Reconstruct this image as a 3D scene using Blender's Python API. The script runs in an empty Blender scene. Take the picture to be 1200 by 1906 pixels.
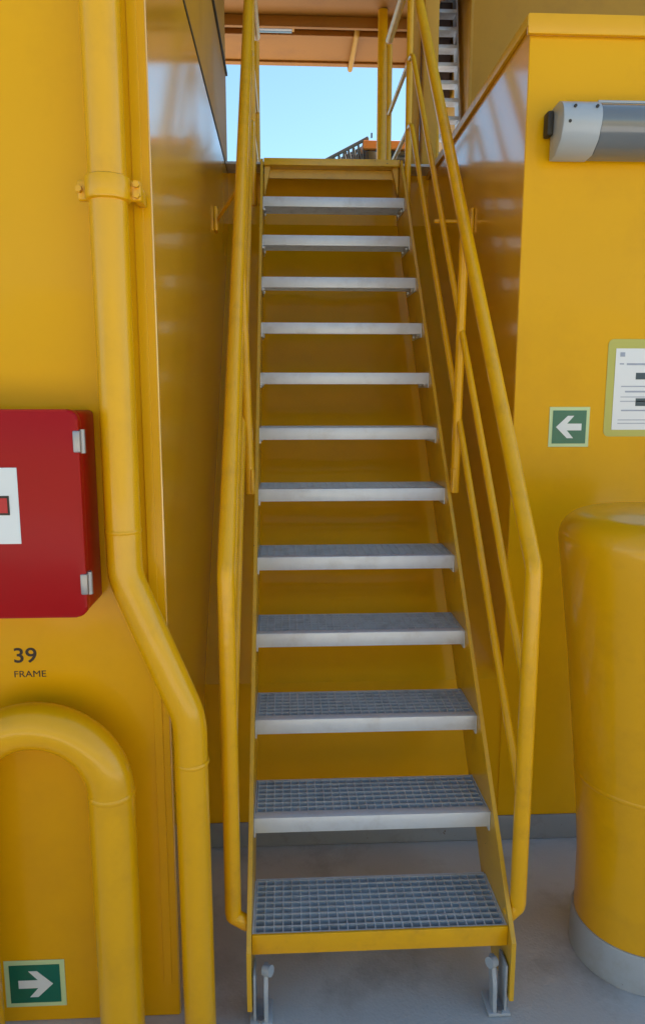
import bpy, bmesh, math, random
from mathutils import Vector, Matrix
random.seed(7)
S = bpy.context.scene
COL = S.collection
PI = math.pi
R = math.radians

# ------------------------------------------------------------------ camera
cd = bpy.data.cameras.new("camera"); cam = bpy.data.objects.new("camera", cd); COL.objects.link(cam)
cam.location = (-0.2495, -1.7695, 1.444)
cam.rotation_euler = (R(90 - 9.2194), 0, -R(2.8038))
cd.sensor_fit = 'VERTICAL'; cd.sensor_height = 36.0; cd.lens = 1343.87 / 1906 * 36.0
cd.clip_start = 0.02; cd.clip_end = 5000
cd.shift_x = 3 / 1906
S.camera = cam

# ------------------------------------------------------------------ sky, sun, exposure
SUN_EL, SUN_AZ = R(55), R(52)          # sun stands beyond the superstructure (+y), everything near is in open shade
w = bpy.data.worlds.new("World"); S.world = w; w.use_nodes = True
nt = w.node_tree; nt.nodes.clear()
sky = nt.nodes.new('ShaderNodeTexSky'); sky.sky_type = 'NISHITA'; sky.sun_disc = False
sky.sun_elevation = SUN_EL; sky.sun_rotation = SUN_AZ
sky.air_density = 1.0; sky.dust_density = 0.25; sky.ozone_density = 0.8
bg = nt.nodes.new('ShaderNodeBackground'); bg.inputs[1].default_value = 0.065
wo = nt.nodes.new('ShaderNodeOutputWorld')
tint = nt.nodes.new('ShaderNodeVectorMath'); tint.operation = 'MULTIPLY'; tint.inputs[1].default_value = (0.84, 1.0, 0.97)
nt.links.new(sky.outputs[0], tint.inputs[0]); nt.links.new(tint.outputs[0], bg.inputs[0]); nt.links.new(bg.outputs[0], wo.inputs[0])
sl = bpy.data.lights.new("sun", 'SUN'); sl.energy = 5.0; sl.angle = R(0.5); sl.color = (1.0, 0.93, 0.82)
so = bpy.data.objects.new("sun", sl); COL.objects.link(so)
sd = Vector((math.sin(SUN_AZ) * math.cos(SUN_EL), math.cos(SUN_AZ) * math.cos(SUN_EL), math.sin(SUN_EL)))
so.rotation_euler = sd.to_track_quat('Z', 'Y').to_euler(); so.location = (0, 10, 20)
S.view_settings.view_transform = 'Standard'; S.view_settings.look = 'None'
S.view_settings.gamma = 1; S.view_settings.use_curve_mapping = False
S.view_settings.exposure = 1.88

# ------------------------------------------------------------------ materials
def mat(name, col, rough=0.5, metal=0.0, coat=0.0, coat_rough=0.05, var=0.06, vscale=3.0,
        bump=0.0, bscale=4.0, fine=0.0, fscale=300.0, dirt=None, dirt_amt=0.0, dscale=6.0, rvar=0.0, spec=0.5, stretch=(1, 1, 1), chips=0.0, cscale=45, ccol=(0.12, 0.05, 0.02)):
    m = bpy.data.materials.new(name); m.use_nodes = True
    t = m.node_tree; n = t.nodes; L = t.links
    b = n['Principled BSDF']
    b.inputs['Base Color'].default_value = (*col, 1); b.inputs['Roughness'].default_value = rough
    b.inputs['Metallic'].default_value = metal; b.inputs['Coat Weight'].default_value = coat
    b.inputs['Coat Roughness'].default_value = coat_rough; b.inputs['Coat IOR'].default_value = 2.0 if coat >= 1 else 1.5; b.inputs['Specular IOR Level'].default_value = spec
    g = n.new('ShaderNodeNewGeometry')
    mp = n.new('ShaderNodeMapping'); mp.inputs['Scale'].default_value = stretch
    L.new(g.outputs['Position'], mp.inputs['Vector'])
    src = None
    if var:
        nz = n.new('ShaderNodeTexNoise'); nz.inputs['Scale'].default_value = vscale; nz.inputs['Detail'].default_value = 5
        L.new(mp.outputs[0], nz.inputs['Vector'])
        r = n.new('ShaderNodeMapRange'); r.inputs[3].default_value = 1 - var; r.inputs[4].default_value = 1 + var
        L.new(nz.outputs[0], r.inputs[0])
        mx = n.new('ShaderNodeVectorMath'); mx.operation = 'SCALE'; mx.inputs[0].default_value = col
        L.new(r.outputs[0], mx.inputs['Scale']); src = mx.outputs[0]
        if rvar:
            r2 = n.new('ShaderNodeMapRange'); r2.inputs[3].default_value = max(0.02, rough - rvar); r2.inputs[4].default_value = rough + rvar
            L.new(nz.outputs[0], r2.inputs[0]); L.new(r2.outputs[0], b.inputs['Roughness'])
    if dirt:
        nd = n.new('ShaderNodeTexNoise'); nd.inputs['Scale'].default_value = dscale; nd.inputs['Detail'].default_value = 8; nd.inputs['Roughness'].default_value = 0.65
        L.new(mp.outputs[0], nd.inputs['Vector'])
        rr = n.new('ShaderNodeMapRange'); rr.inputs[1].default_value = 0.5; rr.inputs[2].default_value = 0.75; rr.inputs[4].default_value = dirt_amt
        L.new(nd.outputs[0], rr.inputs[0])
        mm = n.new('ShaderNodeMix'); mm.data_type = 'RGBA'
        L.new(rr.outputs[0], mm.inputs[0])
        if src: L.new(src, mm.inputs[6])
        else: mm.inputs[6].default_value = (*col, 1)
        mm.inputs[7].default_value = (*dirt, 1); src = mm.outputs[2]
    if chips:
        nc = n.new('ShaderNodeTexNoise'); nc.inputs['Scale'].default_value = cscale; nc.inputs['Detail'].default_value = 6; nc.inputs['Roughness'].default_value = 0.7
        L.new(mp.outputs[0], nc.inputs['Vector'])
        rc = n.new('ShaderNodeMapRange'); rc.inputs[1].default_value = 0.735 - chips; rc.inputs[2].default_value = 0.75 - chips
        L.new(nc.outputs[0], rc.inputs[0])
        mc = n.new('ShaderNodeMix'); mc.data_type = 'RGBA'
        L.new(rc.outputs[0], mc.inputs[0]); L.new(src, mc.inputs[6]); mc.inputs[7].default_value = (*ccol, 1); src = mc.outputs[2]
    if src: L.new(src, b.inputs['Base Color'])
    prev = None
    if bump:
        nb = n.new('ShaderNodeTexNoise'); nb.inputs['Scale'].default_value = bscale; nb.inputs['Detail'].default_value = 1.5
        L.new(mp.outputs[0], nb.inputs['Vector'])
        bp = n.new('ShaderNodeBump'); bp.inputs['Strength'].default_value = 1.0; bp.inputs['Distance'].default_value = bump
        L.new(nb.outputs[0], bp.inputs['Height']); prev = bp
    if fine:
        nf = n.new('ShaderNodeTexNoise'); nf.inputs['Scale'].default_value = fscale; nf.inputs['Detail'].default_value = 1
        L.new(g.outputs['Position'], nf.inputs['Vector'])
        bf = n.new('ShaderNodeBump'); bf.inputs['Strength'].default_value = 1.0; bf.inputs['Distance'].default_value = fine
        L.new(nf.outputs[0], bf.inputs['Height'])
        if prev: L.new(prev.outputs[0], bf.inputs['Normal'])
        prev = bf
    if prev:
        L.new(prev.outputs[0], b.inputs['Normal']); L.new(prev.outputs[0], b.inputs['Coat Normal'])
    return m

YEL = (0.76, 0.385, 0.0)
M = {}
M['wall'] = mat('yellow_wall_paint', YEL, 0.5, coat=0.3, coat_rough=0.12, spec=0.1, var=0.05, vscale=2.2, bump=0.012, bscale=2.5, fine=0.00006, fscale=160, dirt=(0.5, 0.24, 0.01), dirt_amt=0.25, dscale=3, rvar=0.08)
M['gloss'] = mat('glossy_yellow_wall_paint', YEL, 0.35, coat=1.0, coat_rough=0.115, var=0.05, vscale=2.2, bump=0.0004, bscale=2.0, dirt=(0.5, 0.24, 0.01), dirt_amt=0.25, dscale=3)
M['pipe'] = mat('yellow_pipe_paint', (0.78, 0.395, 0.001), 0.33, coat=0.45, coat_rough=0.12, spec=0.3, var=0.05, vscale=5, bump=0.002, bscale=9, fine=0.00005, fscale=200, dirt=(0.5, 0.24, 0.01), dirt_amt=0.3, dscale=7)
M['rail'] = mat('yellow_rail_paint', (0.80, 0.405, 0.001), 0.34, coat=0.4, coat_rough=0.15, spec=0.3, var=0.06, vscale=8, bump=0.0008, bscale=30, dirt=(0.42, 0.2, 0.02), dirt_amt=0.35, dscale=14, chips=0.02, cscale=38)
M['string'] = mat('yellow_stringer_paint', (0.70, 0.39, 0.01), 0.4, coat=0.4, coat_rough=0.2, var=0.06, vscale=8, dirt=(0.36, 0.18, 0.03), dirt_amt=0.45, dscale=12, chips=0.06, cscale=40)
M['galv'] = mat('galvanised_steel', (0.66, 0.71, 0.79), 0.45, metal=0.3, var=0.07, vscale=30, fine=0.0001, fscale=120, dirt=(0.34, 0.30, 0.26), dirt_amt=0.4, dscale=9)
M['galv2'] = mat('galvanised_grating_steel', (0.60, 0.64, 0.68), 0.5, metal=0.4, var=0.12, vscale=30, dirt=(0.2, 0.18, 0.16), dirt_amt=0.4, dscale=18)
M['floor'] = mat('grey_deck_paint', (0.50, 0.485, 0.47), 0.5, coat=0.2, coat_rough=0.3, var=0.16, vscale=4.5, fine=0.0012, fscale=130, dirt=(0.20, 0.18, 0.16), dirt_amt=0.6, dscale=5)
M['skirt'] = mat('grey_skirting_paint', (0.27, 0.29, 0.32), 0.45, coat=0.2, coat_rough=0.3, var=0.08, vscale=4, dirt=(0.15, 0.12, 0.10), dirt_amt=0.7, dscale=9, chips=0.05, cscale=25)
M['plinth'] = mat('light_grey_plinth_paint', (0.38, 0.41, 0.45), 0.45, coat=0.2, coat_rough=0.3, var=0.06, vscale=5, dirt=(0.25, 0.22, 0.18), dirt_amt=0.55, dscale=9, chips=0.05, cscale=25)
M['cream'] = mat('cream_bounce_paint', (0.50, 0.43, 0.25), 0.5, var=0.05)  # cream tone picked for the light it bounces back
M['red'] = mat('red_cabinet_paint', (0.37, 0.002, 0.004), 0.4, coat=0.08, coat_rough=0.15, spec=0.2, var=0.06, vscale=4, bump=0.001, bscale=6, dirt=(0.22, 0.01, 0.01), dirt_amt=0.25, dscale=8)
M['alarm'] = mat('dull_red_alarm_paint', (0.28, 0.03, 0.01), 0.6, var=0.1)
M['red2'] = mat('red_print', (0.5, 0.01, 0.015), 0.4, var=0.03)
M['white'] = mat('white_sign_plastic', (0.72, 0.76, 0.78), 0.35, coat=0.3, var=0.03)
M['paper'] = mat('laminated_white_paper', (0.74, 0.77, 0.82), 0.25, coat=0.4, var=0.03)
M['ink'] = mat('grey_print', (0.34, 0.38, 0.48), 0.5, var=0.1, vscale=60)
M['inkd'] = mat('dark_print', (0.05, 0.08, 0.10), 0.5, var=0.1, vscale=60)
M['lumi'] = mat('luminescent_border', (0.55, 0.68, 0.36), 0.4, var=0.05)
M['lumy'] = mat('yellow_green_backing', (0.48, 0.46, 0.10), 0.4, var=0.06)
M['green'] = mat('green_sign_print', (0.0, 0.135, 0.085), 0.35, coat=0.3, var=0.05)
M['black'] = mat('black_stencil_paint', (0.035, 0.02, 0.01), 0.6, var=0.2, vscale=80)
M['dark'] = mat('dark_rubber_seam', (0.035, 0.028, 0.02), 0.6, var=0.1)
M['steel'] = mat('dull_steel', (0.34, 0.34, 0.36), 0.4, metal=0.7, var=0.08, vscale=40)
M['lampcap'] = mat('pale_grey_moulded_plastic', (0.36, 0.40, 0.45), 0.4, var=0.04, coat=0.3)
M['lampcov'] = mat('smoky_diffuser_plastic', (0.14, 0.155, 0.175), 0.22, var=0.04, coat=0.8)
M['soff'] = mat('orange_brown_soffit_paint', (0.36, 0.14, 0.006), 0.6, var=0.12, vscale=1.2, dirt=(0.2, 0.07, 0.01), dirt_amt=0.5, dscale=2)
M['trunk'] = mat('dark_violet_grey_paint', (0.10, 0.07, 0.07), 0.6, var=0.1)
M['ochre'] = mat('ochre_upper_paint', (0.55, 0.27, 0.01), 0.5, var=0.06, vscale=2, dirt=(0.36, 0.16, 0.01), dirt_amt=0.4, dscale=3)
M['orange'] = mat('orange_crane_paint', (0.72, 0.22, 0.03), 0.5, var=0.08, vscale=1)
M['cgrey'] = mat('weathered_dark_grey_paint', (0.12, 0.13, 0.13), 0.6, var=0.2, vscale=2)
M['glass'] = mat('dark_window_glass', (0.02, 0.03, 0.035), 0.08, var=0.0)
M['greyp'] = mat('pale_grey_crane_paint', (0.5, 0.53, 0.54), 0.5, var=0.08, vscale=1)
M['sea'] = mat('sea_water', (0.02, 0.06, 0.08), 0.12, var=0.2, vscale=0.05, bump=0.2, bscale=0.6)

# ------------------------------------------------------------------ mesh helpers
def bm_obj(name, bm, m, parent=None, smooth=True, ang=35):
    me = bpy.data.meshes.new(name); bmesh.ops.recalc_face_normals(bm, faces=bm.faces); bm.to_mesh(me); bm.free()
    me.materials.append(m)
    if smooth:
        me.polygons.foreach_set('use_smooth', [True] * len(me.polygons))
        me.set_sharp_from_angle(angle=R(ang))
    o = bpy.data.objects.new(name, me); COL.objects.link(o)
    if parent: o.parent = parent
    return o

def box(bm, x0, x1, y0, y1, z0, z1, bev=0.0, seg=2):
    v = [bm.verts.new((x, y, z)) for x in (x0, x1) for y in (y0, y1) for z in (z0, z1)]
    F = [(0, 1, 3, 2), (4, 6, 7, 5), (0, 4, 5, 1), (2, 3, 7, 6), (0, 2, 6, 4), (1, 5, 7, 3)]
    fs = [bm.faces.new([v[i] for i in f]) for f in F]
    if bev:
        es = list({e for f in fs for e in f.edges})
        bmesh.ops.bevel(bm, geom=es, offset=bev, segments=seg, profile=0.5, affect='EDGES')

def prism(bm, pts, axis, a, b, bev=0.0, seg=2):
    """extrude a 2-D outline along an axis from a to b; pts in the two remaining axes in xyz order"""
    def P(p, t):
        if axis == 'x': return (t, p[0], p[1])
        if axis == 'y': return (p[0], t, p[1])
        return (p[0], p[1], t)
    A = [bm.verts.new(P(p, a)) for p in pts]; B = [bm.verts.new(P(p, b)) for p in pts]
    fs = [bm.faces.new(A), bm.faces.new(B[::-1])]
    n = len(pts)
    for i in range(n):
        fs.append(bm.faces.new((A[i], B[i], B[(i + 1) % n], A[(i + 1) % n])))
    if bev:
        es = [e for e in {e for f in fs[:2] for e in f.edges}]
        bmesh.ops.bevel(bm, geom=es, offset=bev, segments=seg, profile=0.5, affect='EDGES')

def fillet(pts, rad, n=8):
    pts = [Vector(p) for p in pts]; out = [pts[0]]
    for i in range(1, len(pts) - 1):
        a, b, c = pts[i - 1], pts[i], pts[i + 1]
        u = (a - b).normalized(); v = (c - b).normalized()
        th = u.angle(v)
        r = rad if not isinstance(rad, (list, tuple)) else rad[i - 1]
        if th > PI - 0.01 or r <= 0: out.append(b); continue
        d = min(r / math.tan(th / 2), (a - b).length * 0.49, (c - b).length * 0.49); r = d * math.tan(th / 2)
        bis = (u + v).normalized(); cen = b + bis * (r / math.sin(th / 2))
        p0 = b + u * d; p1 = b + v * d
        e0 = (p0 - cen).normalized(); e1 = (p1 - cen).normalized(); phi = e0.angle(e1)
        for k in range(n + 1):
            t = k / n
            out.append(cen + (e0 * math.sin((1 - t) * phi) + e1 * math.sin(t * phi)) / math.sin(phi) * r)
    out.append(pts[-1]); return out

def tube(bm, pts, r, n=20, cap=True):
    pts = [Vector(p) for p in pts]; m = len(pts)
    T = []
    for i in range(m):
        t = (pts[min(i + 1, m - 1)] - pts[max(i - 1, 0)]).normalized(); T.append(t)
    N = T[0].orthogonal().normalized(); rings = []
    for i in range(m):
        if i: N = (N - T[i] * N.dot(T[i])).normalized()
        B = T[i].cross(N)
        rr = r if not isinstance(r, (list, tuple)) else r[i]
        rings.append([bm.verts.new(pts[i] + (N * math.cos(a) + B * math.sin(a)) * rr) for a in [2 * PI * k / n for k in range(n)]])
    for i in range(m - 1):
        for k in range(n):
            bm.faces.new((rings[i][k], rings[i][(k + 1) % n], rings[i + 1][(k + 1) % n], rings[i + 1][k]))
    if cap: bm.faces.new(rings[0][::-1]); bm.faces.new(rings[-1])

def lathe(bm, prof, cx, cy, n=64):
    rings = []
    for (r, z) in prof:
        if r < 1e-6: rings.append([bm.verts.new((cx, cy, z))])
        else: rings.append([bm.verts.new((cx + r * math.cos(2 * PI * k / n), cy + r * math.sin(2 * PI * k / n), z)) for k in range(n)])
    for a, b in zip(rings, rings[1:]):
        for k in range(n):
            q = [a[k % len(a)], a[(k + 1) % n % len(a)], b[(k + 1) % n % len(b)], b[k % len(b)]]
            u = []
            for x in q:
                if x not in u: u.append(x)
            if len(u) > 2: bm.faces.new(u)

def disc_bolt(bm, c, axis, r, h, n=6):
    c = Vector(c); a = Vector(axis).normalized()
    tube(bm, [c, c + a * h], r, n)

def thing(name, label, cat, loc=(0, 0, 0), group=None):
    o = bpy.data.objects.new(name, None); COL.objects.link(o); o.location = loc
    o['label'] = label; o['category'] = cat
    if group: o['group'] = group
    return o
def tag(o, label, cat, group=None):
    o['label'] = label; o['category'] = cat
    if group: o['group'] = group
    return o
def struct(o): o['kind'] = 'structure'; return o
def stuff(o): o['kind'] = 'stuff'; return o
def new(): return bmesh.new()
def part(name, bm, m, t, **k):
    """mesh written in world coordinates, parented to a thing at its own place"""
    o = bm_obj(name, bm, m, None, **k)
    root = t; off = Vector((0, 0, 0))
    q = t
    while q: off += q.location; q = q.parent
    o.data.transform(Matrix.Translation(-off)); o.parent = t
    return o

FZ = -0.25                 # lower deck level
WX = 0.55                  # half width of the stair recess
WY = 0.75                  # plane of the bulkhead around the recess
DZ = 2.635                 # upper deck level

# ================================================================== SETTING
bm = new(); box(bm, -14, 14, -12, WY + 0.02, FZ - 0.3, FZ)
struct(bm_obj('floor', bm, M['floor'], smooth=False))
bm = new()
prism(bm, [(-4, 2.5), (-4, 9), (5, 9), (5, 0.75), (WX, 0.75), (WX, 2.26), (-WX, 2.26), (-WX, 2.5)], 'z', DZ, DZ + 0.012)
struct(bm_obj('upper_deck', bm, M['floor'], smooth=False))
bm = new(); v = [bm.verts.new(p) for p in ((-3000, -3000, -9), (3000, -3000, -9), (3000, 3000, -9), (-3000, 3000, -9))]; bm.faces.new(v)
struct(bm_obj('sea', bm, M['sea'], smooth=False))

bm = new(); box(bm, -13, 13, -9.3, -9, FZ + 0.001, 2.9, 0.02)  # unseen wall behind the camera, added for sun bounce and paint reflections
tag(bm_obj('bounce_wall', bm, M['cream']), 'unseen cream wall added across the open deck to bounce light onto the stairs', 'wall')
# ------------------------------------------------------------------ left bulkhead
t = thing('steel_bulkhead', 'large flat yellow steel bulkhead behind the red cabinet, pipes and arrow sign pointing right', 'wall', (-2, 0, FZ))
bm = new(); box(bm, -4, -WX, 0, 2.5, FZ, DZ - 0.006, 0.002, 1)
part('wall_block', bm, M['gloss'], t)
bm = new(); box(bm, -3.9, -0.5535, -0.003, 0.02, FZ + 0.002, DZ - 0.01)
part('front_plate', bm, M['wall'], t)
bm = new(); box(bm, -0.592, -0.570, -0.007, -0.0035, FZ + 0.1, DZ - 0.02, 0.001, 1)
part('corner_strip', bm, M['wall'], t)
# deckhouse wall standing on it
t = thing('deckhouse_wall', 'shaded yellow wall standing above the glossy side of the stair recess, left of the sky opening', 'wall', (-2, 1, DZ))
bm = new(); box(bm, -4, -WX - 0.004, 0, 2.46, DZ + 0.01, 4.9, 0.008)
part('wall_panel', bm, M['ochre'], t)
bm = new(); box(bm, -4, -WX + 0.002, 0.004, 2.455, DZ - 0.005, DZ + 0.009)
part('seam', bm, M['dark'], t)
bm = new(); box(bm, -WX - 0.006, -WX + 0.006, 0.02, 2.46, 3.135, 3.15, 0.002)
part('rub_strip', bm, M['dark'], t)

# ------------------------------------------------------------------ right bulkhead
t = thing('steel_bulkhead', 'tall yellow bulkhead carrying the tube lamp and the arrow sign pointing left', 'wall', (2, WY, FZ))
bm = new(); box(bm, WX, 5, WY, 2.5, FZ, DZ - 0.006, 0.002, 1)
part('wall_block', bm, M['gloss'], t)
bm = new(); box(bm, WX + 0.0015, 4.9, WY - 0.003, WY + 0.02, FZ + 0.002, DZ - 0.05)
part('front_plate', bm, M['wall'], t)
bm = new(); box(bm, WX - 0.012, 4.95, WY - 0.022, WY - 0.0035, DZ - 0.045, DZ + 0.016, 0.004)
part('coaming_lip', bm, M['pipe'], t)
bm = new(); box(bm, WX - 0.014, WX - 0.001, WY - 0.02, 2.5, DZ - 0.022, DZ + 0.014, 0.003)
part('edge_bar', bm, M['string'], t)
bm = new(); box(bm, WX - 0.004, 4.95, WY - 0.012, WY - 0.0035, FZ + 0.001, FZ + 0.1, 0.003)
part('skirting', bm, M['skirt'], t)

# ------------------------------------------------------------------ panel closing the recess behind the steps
t = thing('recess_panel', 'sloping yellow steel panel rising behind the open steps with grey skirting at its foot', 'wall', (0, WY, FZ))
X0, X1 = -WX - 0.006, WX + 0.006
bm = new()
prism(bm, [(WY, FZ + 0.001), (WY, 0.40), (2.42, 2.37), (2.42, DZ - 0.0005), (2.45, DZ - 0.0005), (2.45, 2.35), (WY + 0.03, 0.37), (WY + 0.03, FZ + 0.001)], 'x', X0, X1)
part('panel_sheet', bm, M['wall'], t, ang=20)
bm = new(); box(bm, -WX + 0.001, WX - 0.006, WY - 0.0105, WY - 0.001, FZ + 0.0015, FZ + 0.1, 0.003)
part('skirting', bm, M['skirt'], t)

# ------------------------------------------------------------------ superstructure overhead
t = thing('superstructure', 'orange brown underside of the deck overhead beyond the top of the stairs', 'superstructure', (0, 4.5, 4.7))
bm = new(); prism(bm, [(-5, 2.3), (1.08, 2.3), (1.08, 6.06), (-5, 6.06)], 'z', 4.7, 19.0)  # underside is in view; unseen mass above is added to block sun and sky
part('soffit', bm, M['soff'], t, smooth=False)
bm = new(); box(bm, 1.081, 1.369, 5.75, 6.5, 4.30, 18.9); part('stair_trunk', bm, M['trunk'], t, smooth=False)
for (y0, y1, h) in ((4.55, 4.62, 0.10), (5.12, 5.16, 0.09), (5.36, 5.39, 0.05), (5.98, 6.055, 0.02)):
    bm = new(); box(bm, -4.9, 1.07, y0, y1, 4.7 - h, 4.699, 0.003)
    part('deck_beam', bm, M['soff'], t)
for xx in (-0.95, 0.98):
    bm = new(); box(bm, xx - 0.02, xx + 0.02, 3.1, 6.0, 4.62, 4.6985, 0.003)
    part('deck_girder', bm, M['soff'], t)
bm = new(); tube(bm, fillet([(0.42, 5.25, 4.70), (0.42, 5.30, 4.64), (0.42, 6.0, 4.63), (0.42, 6.05, 4.70)], 0.05), 0.024)
tag(bm_obj('overhead_pipe', bm, M['ochre']), 'short pale pipe under the brown overhead deck, left of the slim pillar', 'pipe')
t = thing('ceiling_lamp', 'unlit pale tube lamp fixed under the brown overhead deck', 'lamp', (-0.32, 5.25, 4.7))
bm = new(); box(bm, -0.50, -0.14, 5.19, 5.31, 4.65, 4.698, 0.008); part('housing', bm, M['ochre'], t)
bm = new(); box(bm, -0.48, -0.16, 5.21, 5.29, 4.63, 4.651, 0.008); part('diffuser', bm, M['lampcov'], t)
for (px, lab) in ((0.615, 'slim yellow pillar crossing the sky opening right of its middle'),):
    t = thing('support_pillar', lab, 'pillar', (px, 5, DZ))
    bm = new(); tube(bm, [(px, 5, DZ + 0.02), (px, 5, 4.698)], 0.042); part('post', bm, M['rail'], t)
    bm = new(); box(bm, px - 0.09, px + 0.09, 4.91, 5.09, DZ + 0.012, DZ + 0.026, 0.003); part('base_plate', bm, M['rail'], t)
# door post right of the opening
t = thing('corner_post', 'square ochre post with welded angle bars closing the sky opening on its right', 'post', (0.52, 2.45, DZ))
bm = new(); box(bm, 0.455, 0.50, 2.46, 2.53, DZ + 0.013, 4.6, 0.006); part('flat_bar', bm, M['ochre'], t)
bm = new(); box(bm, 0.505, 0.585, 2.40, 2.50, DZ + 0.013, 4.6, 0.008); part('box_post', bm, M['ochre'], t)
t = thing('upper_bulkhead', 'dark ochre wall on the upper deck right of the far grey stair', 'wall', (3, 5, DZ))
bm = new(); box(bm, 1.395, 13, 5.0, 6.6, DZ + 0.012, 19, 0.01); part('wall_sheet', bm, M['ochre'], t)  # left foot is in view; unseen height and width are added to block the sun
bm = new(); box(bm, 1.37, 1.394, 4.97, 5.05, DZ + 0.013, 11.9, 0.004); part('edge_trim', bm, M['ochre'], t)

# ------------------------------------------------------------------ far stair on the upper deck
t = thing('far_stair', 'distant steep grey ladder stair on the upper deck left of a dark ochre wall', 'stairs', (1.27, 5.2, DZ))
for k in range(16):
    y, z = 5.0 + 0.035 * k, DZ + 0.165 * (k + 1)
    bm = new(); box(bm, 1.15, 1.35, y, y + 0.13, z - 0.032, z, 0.003); part('tread', bm, M['galv'], t)
for xx in (1.136, 1.351):
    bm = new()
    prism(bm, [(4.98, DZ + 0.013), (4.98, DZ + 0.10), (5.60, DZ + 2.95), (5.74, DZ + 2.95), (5.12, DZ + 0.013)], 'x', xx, xx + 0.013)
    part('stringer', bm, M['galv'], t)
bm = new(); tube(bm, fillet([(1.10, 4.95, DZ + 0.02), (1.10, 4.95, DZ + 1.0), (1.10, 5.5, DZ + 2.9)], 0.1), 0.016)
part('handrail', bm, M['rail'], t)

# ------------------------------------------------------------------ crane across the water
t = thing('deck_crane', 'distant orange crane cab with dark windows and a grey lattice boom against the sky', 'crane', (2.9, 20, -9))
bm = new(); tube(bm, [(3.1, 21, -9), (3.1, 21, 7.3)], 0.7, 24); part('pedestal', bm, M['orange'], t)
bm = new(); box(bm, 2.15, 4.4, 20, 22, 7.2, 8.28, 0.03); part('cab', bm, M['cgrey'], t)
bm = new(); box(bm, 2.0, 4.5, 19.85, 22.2, 8.29, 8.52, 0.04); part('roof', bm, M['orange'], t)
bm = new(); box(bm, 2.05, 2.42, 19.92, 20.1, 7.4, 8.27, 0.02); part('side_window', bm, M['glass'], t)
bm = new(); box(bm, 2.62, 4.3, 19.93, 20.1, 8.14, 8.27, 0.01); part('window', bm, M['glass'], t)
bm = new(); box(bm, 2.62, 4.3, 19.93, 20.1, 7.96, 8.05, 0.01); part('window', bm, M['glass'], t)
bm = new(); box(bm, 2.62, 2.70, 19.7, 19.8, 8.53, 8.9, 0.01); part('mast', bm, M['dark'], t)
bm = new(); box(bm, 1.45, 2.04, 20.1, 21.5, 7.2, 8.22, 0.03); part('engine_house', bm, M['trunk'], t)
for (ex, ez) in ((1.55, 8.36), (1.78, 8.46), (1.93, 8.40)):
    bm = new(); tube(bm, [(ex, 20.4, 8.2), (ex, 20.4, ez)], 0.045, 12); part('exhaust_pipe', bm, M['cgrey'], t)
bm = new(); box(bm, 2.2, 2.24, 19.7, 19.75, 8.53, 8.66, 0.005); part('roof_light', bm, M['dark'], t)
bm = new()
A0, A1 = Vector((0.9, 20, 7.98)), Vector((2.15, 20, 8.62)); B0, B1 = Vector((0.9, 20, 7.80)), Vector((2.15, 20, 7.85))
for dy in (0, 0.7):
    D = Vector((0, dy, 0))
    tube(bm, [A0 + D, A1 + D], 0.05, 8); tube(bm, [B0 + D, B1 + D], 0.05, 8)
    for k in range(9):
        f, g2 = k / 9, (k + 1) / 9
        tube(bm, [A0.lerp(A1, f) + D, B0.lerp(B1, g2) + D], 0.022, 6); tube(bm, [B0.lerp(B1, g2) + D, A0.lerp(A1, g2) + D], 0.022, 6)
part('boom', bm, M['cgrey'], t)

# ================================================================== THE STAIRCASE
G, RI, HW = 0.1826, 0.2191, 0.35
NT = 12
st = thing('ship_stair', 'steep yellow staircase with open grey grating treads and tubular handrails climbing to the sky opening', 'stairs', (0, 0, FZ))
def stringer(sx):
    a, b = (HW + 0.001, HW + 0.014)
    if sx < 0: a, b = -b, -a
    o = 0.035                                   # how far the front edge stands before the nosings
    k = RI / G
    def fr(y): return (y, (y + o) * k)           # front edge line: z = (y+o)*k
    y_b = -0.055
    pts = [(y_b, -0.20), (y_b, (y_b + o) * k), (2.20, (2.20 + o) * k), (2.262, (2.20 + o) * k), (2.262, DZ - 0.02),]
    z1 = DZ - 0.003
    pts = [(y_b, -0.20), (y_b, (y_b + o) * k + 0.0), (z1 / k - o, z1), (2.262, z1), (2.262, 2.36), (0.235, -0.05), (0.12, -0.20)]
    bm = new(); prism(bm, pts, 'x', a, b, 0.0012, 1)
    return part('stringer', bm, M['string'], st)
stringer(1); stringer(-1)

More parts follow.
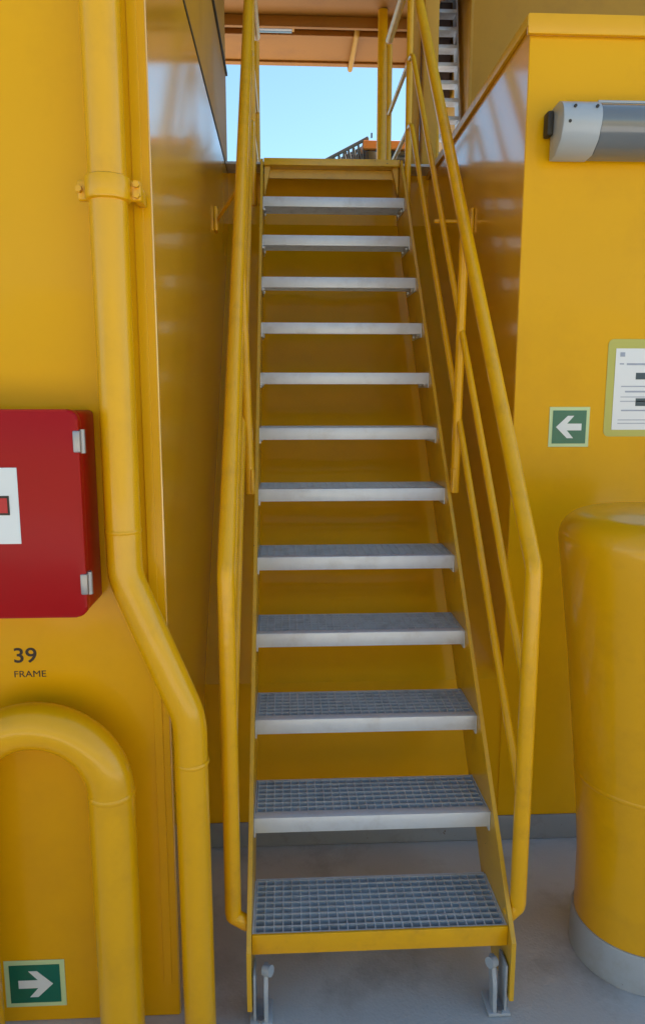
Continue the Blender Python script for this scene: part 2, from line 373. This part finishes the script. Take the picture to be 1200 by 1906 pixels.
def grating(bm, y0, y1, z1, h=0.028):
    nx = 27; ny = max(2, round((y1 - y0) / 0.0245))
    for j in range(ny + 1):
        y = y0 + 0.002 + (y1 - y0 - 0.004) * j / ny
        box(bm, -HW + 0.006, HW - 0.006, y - 0.0024, y + 0.0024, z1 - h, z1)
    for i in range(nx + 1):
        x = -HW + 0.008 + (2 * HW - 0.016) * i / nx
        box(bm, x - 0.0017, x + 0.0017, y0 + 0.003, y1 - 0.003, z1 - h * 0.75, z1 - 0.0008)
for i in range(NT):
    y, z = i * G, i * RI
    if i == 0:
        bm = new(); box(bm, -HW - 0.0, HW + 0.0, y - 0.022, y - 0.014, z - 0.056, z + 0.002, 0.0015)
        box(bm, -HW, HW, y - 0.0138, y + 0.02, z - 0.056, z - 0.050)
        tr = part('bottom_beam', bm, M['rail'], st)
        bm = new(); box(bm, -HW, -HW + 0.005, y - 0.013, y + 0.205, z - 0.045, z); box(bm, HW - 0.005, HW, y - 0.013, y + 0.205, z - 0.045, z); box(bm, -HW + 0.004, HW - 0.004, y + 0.2085, y + 0.2125, z - 0.03, z)
        tr = part('tread', bm, M['galv'], st)
    else:
        bm = new()
        # nosing plate, end plates with bolt heads and a back bar
        box(bm, -HW + 0.004, HW - 0.004, y - 0.004, y + 0.0, z - 0.046, z + 0.001, 0.0012)
        box(bm, -HW + 0.004, HW - 0.004, y + 0.0003, y + 0.026, z - 0.0035, z + 0.001, 0.0008)
        box(bm, -HW, -HW + 0.0038, y - 0.003, y + 0.212, z - 0.06, z); box(bm, HW - 0.0038, HW, y - 0.003, y + 0.212, z - 0.06, z)
        box(bm, -HW + 0.004, HW - 0.004, y + 0.2085, y + 0.2115, z - 0.03, z)
        for sx in (-1, 1):
            for yy in (0.05, 0.16): disc_bolt(bm, (sx * (HW - 0.0038), y + yy, z - 0.045), (-sx, 0, 0), 0.009, 0.007)
        tr = part('tread', bm, M['galv'], st)
    bm = new(); grating(bm, y + (0.028 if i else -0.012), y + 0.207, z - 0.0002)
    part('grating', bm, M['galv2'], tr, smooth=False)
# top landing edge
bm = new(); box(bm, -HW + 0.0015, HW - 0.0015, 2.165, 2.259, DZ - 0.030, DZ + 0.004, 0.003)
part('landing_edge', bm, M['string'], st)
bm = new(); box(bm, -HW + 0.004, HW - 0.004, 2.235, 2.243, DZ - 0.075, DZ - 0.031)
for sx in (-1, 1):
    xa = sx * (HW - 0.035)
    prism(bm, [(min(xa, sx * (HW - 0.004)), DZ - 0.031), (max(xa, sx * (HW - 0.004)), DZ - 0.031), (sx * (HW - 0.004), DZ - 0.17)], 'y', 2.19, 2.234)
part('landing_riser', bm, M['string'], st)
# foot brackets
for sx in (-1, 1):
    bm = new()
    xi = HW - 0.002
    def bx(x0, x1, *r, **k):
        a, b = sorted((sx * x0, sx * x1)); box(bm, a, b, *r, **k)
    bx(xi - 0.007, xi, -0.045, 0.02, FZ + 0.01, -0.10, bev=0.002)
    bx(xi - 0.052, xi + 0.010, -0.055, 0.03, FZ + 0.0005, FZ + 0.012, bev=0.004)
    # curved gusset leaning from the base plate up to the bolt
    pa = fillet([(0, -0.052, FZ + 0.012), (0, -0.046, -0.16), (0, -0.012, -0.088), (0, 0.004, -0.10)], 0.04, 8)
    pb = fillet([(0, -0.012, FZ + 0.012), (0, -0.010, -0.17), (0, 0.012, -0.125), (0, 0.004, -0.10)], 0.03, 8)
    outl = [(q.y, q.z) for q in pa] + [(q.y, q.z) for q in pb[::-1][1:]]
    prism(bm, outl, 'x', *sorted((sx * (xi - 0.040), sx * (xi - 0.029))), bev=0.0015)
    fb = part('foot_bracket', bm, M['plinth'], st)
    bm = new(); disc_bolt(bm, (sx * (xi - 0.030), -0.018, -0.105), (-sx, -0.6, 0.2), 0.015, 0.022, 12)
    part('bolt', bm, M['plinth'], fb); bm = new()
    disc_bolt(bm, (sx * (xi - 0.02), -0.045, FZ + 0.0105), (0, 0, 1), 0.010, 0.009)
    part('bolt', bm, M['steel'], fb)
# handrails
K = 1.19
def handrail(sx):
    X = sx * (0.387 if sx > 0 else 0.402)
    y0 = 0.015
    top = lambda y: 1.005 + K * (y - y0)
    ye = 2.12
    bm = new()
    tube(bm, fillet([(X, y0, 0.045), (X, y0, 1.005), (X, ye, top(ye)), (X, 2.9, top(ye) + 0.02)], [0.05, 0.15]), 0.0222, 24)
    # short stub back to the stringer
    tube(bm, fillet([(X, y0, 0.06), (X, y0, 0.035), (sx * (HW + 0.012), y0 + 0.002, 0.008)], 0.006), 0.0205, 20)
    h = part('handrail', bm, M['rail'], st)
    for (c, nm) in ((0.625, 'mid_rail'), (0.305, 'mid_rail')):
        bm = new(); ye2 = 2.06
        tube(bm, fillet([(X, y0, c + 1.2 * y0), (X, ye2, c + 1.2 * ye2), (X, 2.9, c + 1.2 * ye2 + 0.01)], 0.1), 0.0118, 16)
        part(nm, bm, M['rail'], h)
    for (yp, zb) in ((0.875, 1.085), (2.14, 2.40), (2.88, DZ + 0.013)):
        bm = new()
        zt = top(yp) if yp < ye else top(ye)
        xo = sx * (HW + 0.028) if yp < 2 else X
        tube(bm, [(X if yp > 2.5 else xo, yp, zb), (X, yp, zt - 0.018)], 0.0165, 18)
        if yp < 2.5:
            a, b = sorted((sx * (HW + 0.0145), sx * (HW + 0.026))); box(bm, a, b, yp - 0.022, yp + 0.022, zb, zb + 0.09, 0.003)
        part('rail_post', bm, M['rail'], h)
    # wall bracket: stub and flange on the side wall of the recess
    yb = 1.42 if sx > 0 else 1.575
    bm = new(); zb = top(yb) - 0.03 if sx < 0 else 2.155
    zb = 2.17 if sx > 0 else 2.20
    yr = y0 + (zb - 1.005) / K
    tube(bm, [(sx * (WX - 0.012), yb, zb), (X, yr if sx < 0 else yb, zb if sx < 0 else zb)], 0.008, 12)
    a, b = sorted((sx * (WX - 0.014), sx * (WX - 0.001))); box(bm, a, b, yb - 0.03, yb + 0.03, zb - 0.05, zb + 0.05, 0.003)
    part('wall_bracket', bm, M['rail'], h)
handrail(1); handrail(-1)

# ================================================================== LEFT FOREGROUND
# cranked downpipe
t = thing('cranked_pipe', 'long yellow vertical pipe cranked to the right halfway down beside the red cabinet', 'pipe', (-0.49, -0.08, FZ))
bm = new()
tube(bm, fillet([(-0.632, -0.085, 4.2), (-0.630, -0.085, 1.02), (-0.489, -0.085, 0.66), (-0.485, -0.085, FZ + 0.001)], [0.16, 0.22], 12), 0.041, 32)
part('tube', bm, M['pipe'], t)
for (wx, wz) in ((-0.6303, 1.13), (-0.4867, 0.545)):
    bm = new(); lathe(bm, [(0.0405, wz - 0.006), (0.0424, wz - 0.003), (0.0429, wz), (0.0424, wz + 0.003), (0.0405, wz + 0.006)], wx, -0.085, 32); part('weld_seam', bm, M['pipe'], t)
bm = new()
zc = 1.885; xc = -0.6305; yc = -0.085
tube(bm, [(xc, yc, zc - 0.026), (xc, yc, zc - 0.023), (xc, yc, zc - 0.019), (xc, yc, zc + 0.019), (xc, yc, zc + 0.023), (xc, yc, zc + 0.026)], [0.042, 0.0475, 0.049, 0.049, 0.0475, 0.042], 32)
box(bm, xc - 0.068, xc - 0.040, yc + 0.004, yc + 0.02, zc - 0.022, zc + 0.022, 0.006, 3)
box(bm, xc + 0.040, xc + 0.070, yc + 0.004, yc + 0.02, zc - 0.022, zc + 0.022, 0.006, 3)
box(bm, xc + 0.052, xc + 0.070, yc + 0.019, -0.0095, zc - 0.02, zc + 0.012, 0.004)
cl = part('pipe_clamp', bm, M['pipe'], t)
bm = new()
bm.free()
for (dx, dz) in ((0.062, -0.011), (0.062, 0.011), (-0.062, 0)):
    bm = new(); disc_bolt(bm, (xc + dx, yc + 0.004, zc + dz), (0, -1, 0), 0.0075, 0.012); part('bolt', bm, M['pipe'], cl)
# U bend vent pipe
t = thing('u_bend_pipe', 'thick yellow pipe bent over in an upside down U below the red cabinet', 'pipe', (-0.68, -0.11, FZ))
bm = new(); Cx, Cz, RR, ty = -0.862, 0.478, 0.180, -0.105
pts = [(Cx + RR, ty, FZ + 0.001), (Cx + RR, ty, Cz)] + [(Cx + RR * math.cos(a), ty, Cz + RR * math.sin(a)) for a in [PI * k / 32 for k in range(1, 32)]] + [(Cx - RR, ty, Cz), (Cx - RR, ty, FZ + 0.001)]
tube(bm, pts, 0.0555, 36); part('tube', bm, M['pipe'], t)
for sx in (1, -1):
    bm = new()
    pr = [(0.0550, Cz - 0.008), (0.0568, Cz - 0.004), (0.0573, Cz), (0.0568, Cz + 0.004), (0.0550, Cz + 0.008)]
    lathe(bm, pr, Cx + sx * RR, ty, 36); part('weld_seam', bm, M['pipe'], t)

# red cabinet
t = thing('fire_cabinet', 'red metal fire hose cabinet with hinged door on the yellow wall beside the cranked pipe', 'cabinet', (-1.0, 0, 0.95))
xr, z0, z1 = -0.700, 0.945, 1.413
bm = new(); box(bm, -1.35, xr - 0.004, -0.135, -0.0045, z0 + 0.004, z1 - 0.004, 0.012, 3); part('body', bm, M['red'], t)
def rrect(x0, x1, za, zb, r, n=6):
    P = []
    for (cx, cz, a0) in ((x1 - r, zb - r, 0), (x0 + r, zb - r, PI / 2), (x0 + r, za + r, PI), (x1 - r, za + r, 1.5 * PI)):
        for k in range(n + 1):
            a = a0 + PI / 2 * k / n; P.append((cx + r * math.cos(a), cz + r * math.sin(a)))
    return P
bm = new(); prism(bm, rrect(-1.354, xr, z0, z1, 0.024), 'y', -0.165, -0.137, 0.006, 3)
d = part('door', bm, M['red'], t)
for zz in (1.343, 1.022):
    bm = new(); box(bm, xr - 0.012, xr + 0.004, -0.168, -0.125, zz - 0.024, zz + 0.024, 0.003)
    tube(bm, [(xr + 0.004, -0.150, zz - 0.026), (xr + 0.004, -0.150, zz + 0.026)], 0.007, 12)
    part('hinge', bm, M['steel'], d)
bm = new(); box(bm, -1.06, -0.836, -0.1675, -0.1655, 1.117, 1.287, 0.0006, 1); s = part('sign', bm, M['white'], d)
bm = new(); box(bm, -1.03, -0.856, -0.1688, -0.1677, 1.182, 1.225); part('bar_outline', bm, M['dark'], s)
bm = new(); box(bm, -1.03, -0.860, -0.1700, -0.1690, 1.187, 1.220); part('red_bar', bm, M['red2'], s)

# stencil on the wall
def text_mesh(name, body, size, loc, m, ext=0.0004, squeeze=1.0):
    cu = bpy.data.curves.new(name, 'FONT'); cu.body = body; cu.size = size; cu.extrude = ext; cu.align_x = 'LEFT'; cu.offset = 0.0007 if size > 0.04 else 0.0
    ob = bpy.data.objects.new(name, cu); COL.objects.link(ob); dg = bpy.context.evaluated_depsgraph_get()
    me = bpy.data.meshes.new_from_object(ob.evaluated_get(dg)); bpy.data.objects.remove(ob); 
    me.transform(Matrix.Translation(loc) @ Matrix.Rotation(PI / 2, 4, 'X') @ Matrix.Diagonal((squeeze, 1, 1, 1)))
    me.materials.clear(); me.materials.append(m)
    o = bpy.data.objects.new(name, me); COL.objects.link(o); return o
t = thing('stencil_marking', 'small dark painted number 39 with a short word under it on the yellow wall', 'marking', (-0.9, -0.004, 0.78))
for nm, tx, sz, lc, sq in (('number', '39', 0.054, (-0.936, -0.0036, 0.780), 1.12), ('word', 'FRAME', 0.024, (-0.937, -0.0036, 0.741), 1.12)):
    o = text_mesh(nm, tx, sz, lc, M['black'], squeeze=sq); o.data.transform(Matrix.Translation(-t.location)); o.parent = t

def arrow_sign(label, x0, x1, za, zb, y, right):
    t = thing('arrow_sign', label, 'sign', ((x0 + x1) / 2, y, za), 'green escape arrow signs')
    b = 0.07 * (x1 - x0) + 0.002
    bm = new(); box(bm, x0, x1, y - 0.002, y, za, zb, 0.0006, 1); part('border', bm, M['lumi'], t)
    bm = new(); box(bm, x0 + b, x1 - b, y - 0.0032, y - 0.0022, za + b, zb - b); part('panel', bm, M['green'], t)
    cx, cz = (x0 + x1) / 2, (za + zb) / 2; u = (zb - za) * 0.5
    P = [(0.68, 0), (0.10, 0.56), (-0.22, 0.56), (0.12, 0.17), (-0.62, 0.17), (-0.62, -0.17), (0.12, -0.17), (-0.22, -0.56), (0.10, -0.56)]
    P = [(cx + (p[0] if right else -p[0]) * u, cz + p[1] * u) for p in P]
    bm = new(); prism(bm, P, 'y', y - 0.0044, y - 0.0034); part('arrow', bm, M['white'], t, smooth=False)
arrow_sign('green sign with white arrow pointing right, low on the wall under the U bend', -1.018, -0.857, -0.203, -0.062, -0.0036, True)
arrow_sign('green sign with a white arrow pointing left, under the tube lamp and above the ventilator', 0.676, 0.820, 1.262, 1.402, WY - 0.0036, False)

# notice
t = thing('notice', 'laminated white notice with faint print on a yellow green backing at the right edge', 'notice', (1.0, WY, 1.3))
y = WY - 0.0036
bm = new(); prism(bm, rrect(0.872, 1.13, 1.298, 1.635, 0.02), 'y', y - 0.0015, y); part('backing', bm, M['lumy'], t)
bm = new(); box(bm, 0.900, 1.10, y - 0.003, y - 0.0017, 1.322, 1.603); part('sheet', bm, M['paper'], t)
yy = y - 0.0036
for (xa, xb, za, zb, k) in ((0.915, 0.932, 1.575, 1.59, 'ink'), (0.915, 0.93, 1.548, 1.553, 'ink'), (0.94, 1.07, 1.546, 1.553, 'ink'), (0.925, 1.05, 1.471, 1.475, 'ink'), (0.94, 1.03, 1.452, 1.458, 'ink'),
                            (0.925, 1.04, 1.435, 1.438, 'ink'), (0.925, 1.04, 1.42, 1.423, 'ink'), (0.93, 1.05, 1.387, 1.392, 'ink'), (0.92, 1.06, 1.355, 1.358, 'ink'), (0.92, 1.06, 1.343, 1.346, 'ink'),
                            (0.975, 1.03, 1.497, 1.52, 'inkd'), (0.98, 1.03, 1.405, 1.432, 'inkd')):
    bm = new(); box(bm, xa, xb, yy, y - 0.0031, za, zb); part('picture_block' if k == 'inkd' else 'print_line', bm, M[k], t, smooth=False)

# tube lamp on the right bulkhead
t = thing('tube_lamp', 'long weatherproof tube lamp with pale end cap high on the yellow bulkhead', 'lamp', (1.0, WY, 2.2))
def lamp_profile(s=1.0, n=10):
    ya = WY - 0.02; P = [(ya, 2.205)]
    top = [(WY - 0.02, 2.362), (WY - 0.085, 2.362)]
    arc = []
    for k in range(n + 1):
        a = PI / 2 * k / n
        arc.append((WY - 0.085 - 0.055 * math.sin(a) * s, 2.362 - 0.055 * (1 - math.cos(a))))
    P2 = [(WY - 0.14 * s, 2.285), (WY - 0.120 * s, 2.240), (WY - 0.075, 2.207)]
    return [(ya, 2.205), (ya, 2.362)] + arc + P2
bm = new(); prism(bm, lamp_profile(), 'x', 0.625, 0.748, 0.004, 2); part('end_cap', bm, M['lampcap'], t)
bm = new(); prism(bm, [(p[0] * 0.97 + 0.03 * (WY - 0.05), p[1] * 0.97 + 0.03 * 2.28) for p in lamp_profile()], 'x', 0.7485, 2.0, 0.002, 1); part('diffuser', bm, M['lampcov'], t)
bm = new(); box(bm, 0.7483, 2.0, WY - 0.10, WY - 0.022, 2.358, 2.366, 0.002); part('housing_rim', bm, M['lampcap'], t)
bm = new(); box(bm, 0.604, 0.6245, WY - 0.055, WY - 0.010, 2.275, 2.350, 0.006); part('cable_gland', bm, M['dark'], t)
bm = new(); box(bm, 0.66, 0.72, WY - 0.0205, WY - 0.0036, 2.22, 2.35, 0.002); part('wall_mount', bm, M['dark'], t)
for (xx, zz) in ((0.645, 2.30), (0.73, 2.345), (0.66, 2.345)):
    bm = new(); disc_bolt(bm, (xx, WY - 0.137, zz - 0.012), (0, -1, 0.1), 0.005, 0.005, 10)
    part('screw', bm, M['dark'], t)

# ventilator
t = thing('ventilator', 'large round yellow ventilator with domed head and grey plinth at the right edge', 'ventilator', (0.83, 0.175, FZ))
cx, cy = 0.822, 0.178
prof = [(0.187, FZ + 0.118), (0.188, 0.05), (0.198, 0.20), (0.213, 0.36), (0.230, 0.52), (0.247, 0.68), (0.264, 0.82), (0.281, 0.95), (0.291, 1.03)]
for k in range(1, 13):
    a = PI / 2 * k / 12; prof.append((0.292 - 0.075 * (1 - math.cos(a)), 1.04 + 0.075 * math.sin(a)))
prof += [(0.15, 1.122), (0.0, 1.126)]
bm = new(); lathe(bm, prof, cx, cy, 72); part('body', bm, M['pipe'], t)
bm = new(); lathe(bm, [(0.2085, 0.322), (0.2115, 0.327), (0.2122, 0.332), (0.2118, 0.337), (0.2100, 0.342)], cx, cy, 72); part('weld_seam', bm, M['pipe'], t)
bm = new(); lathe(bm, [(0.1865, FZ + 0.1185), (0.192, FZ + 0.1185), (0.195, FZ + 0.113), (0.196, FZ + 0.001)], cx, cy, 72); part('plinth', bm, M['plinth'], t)
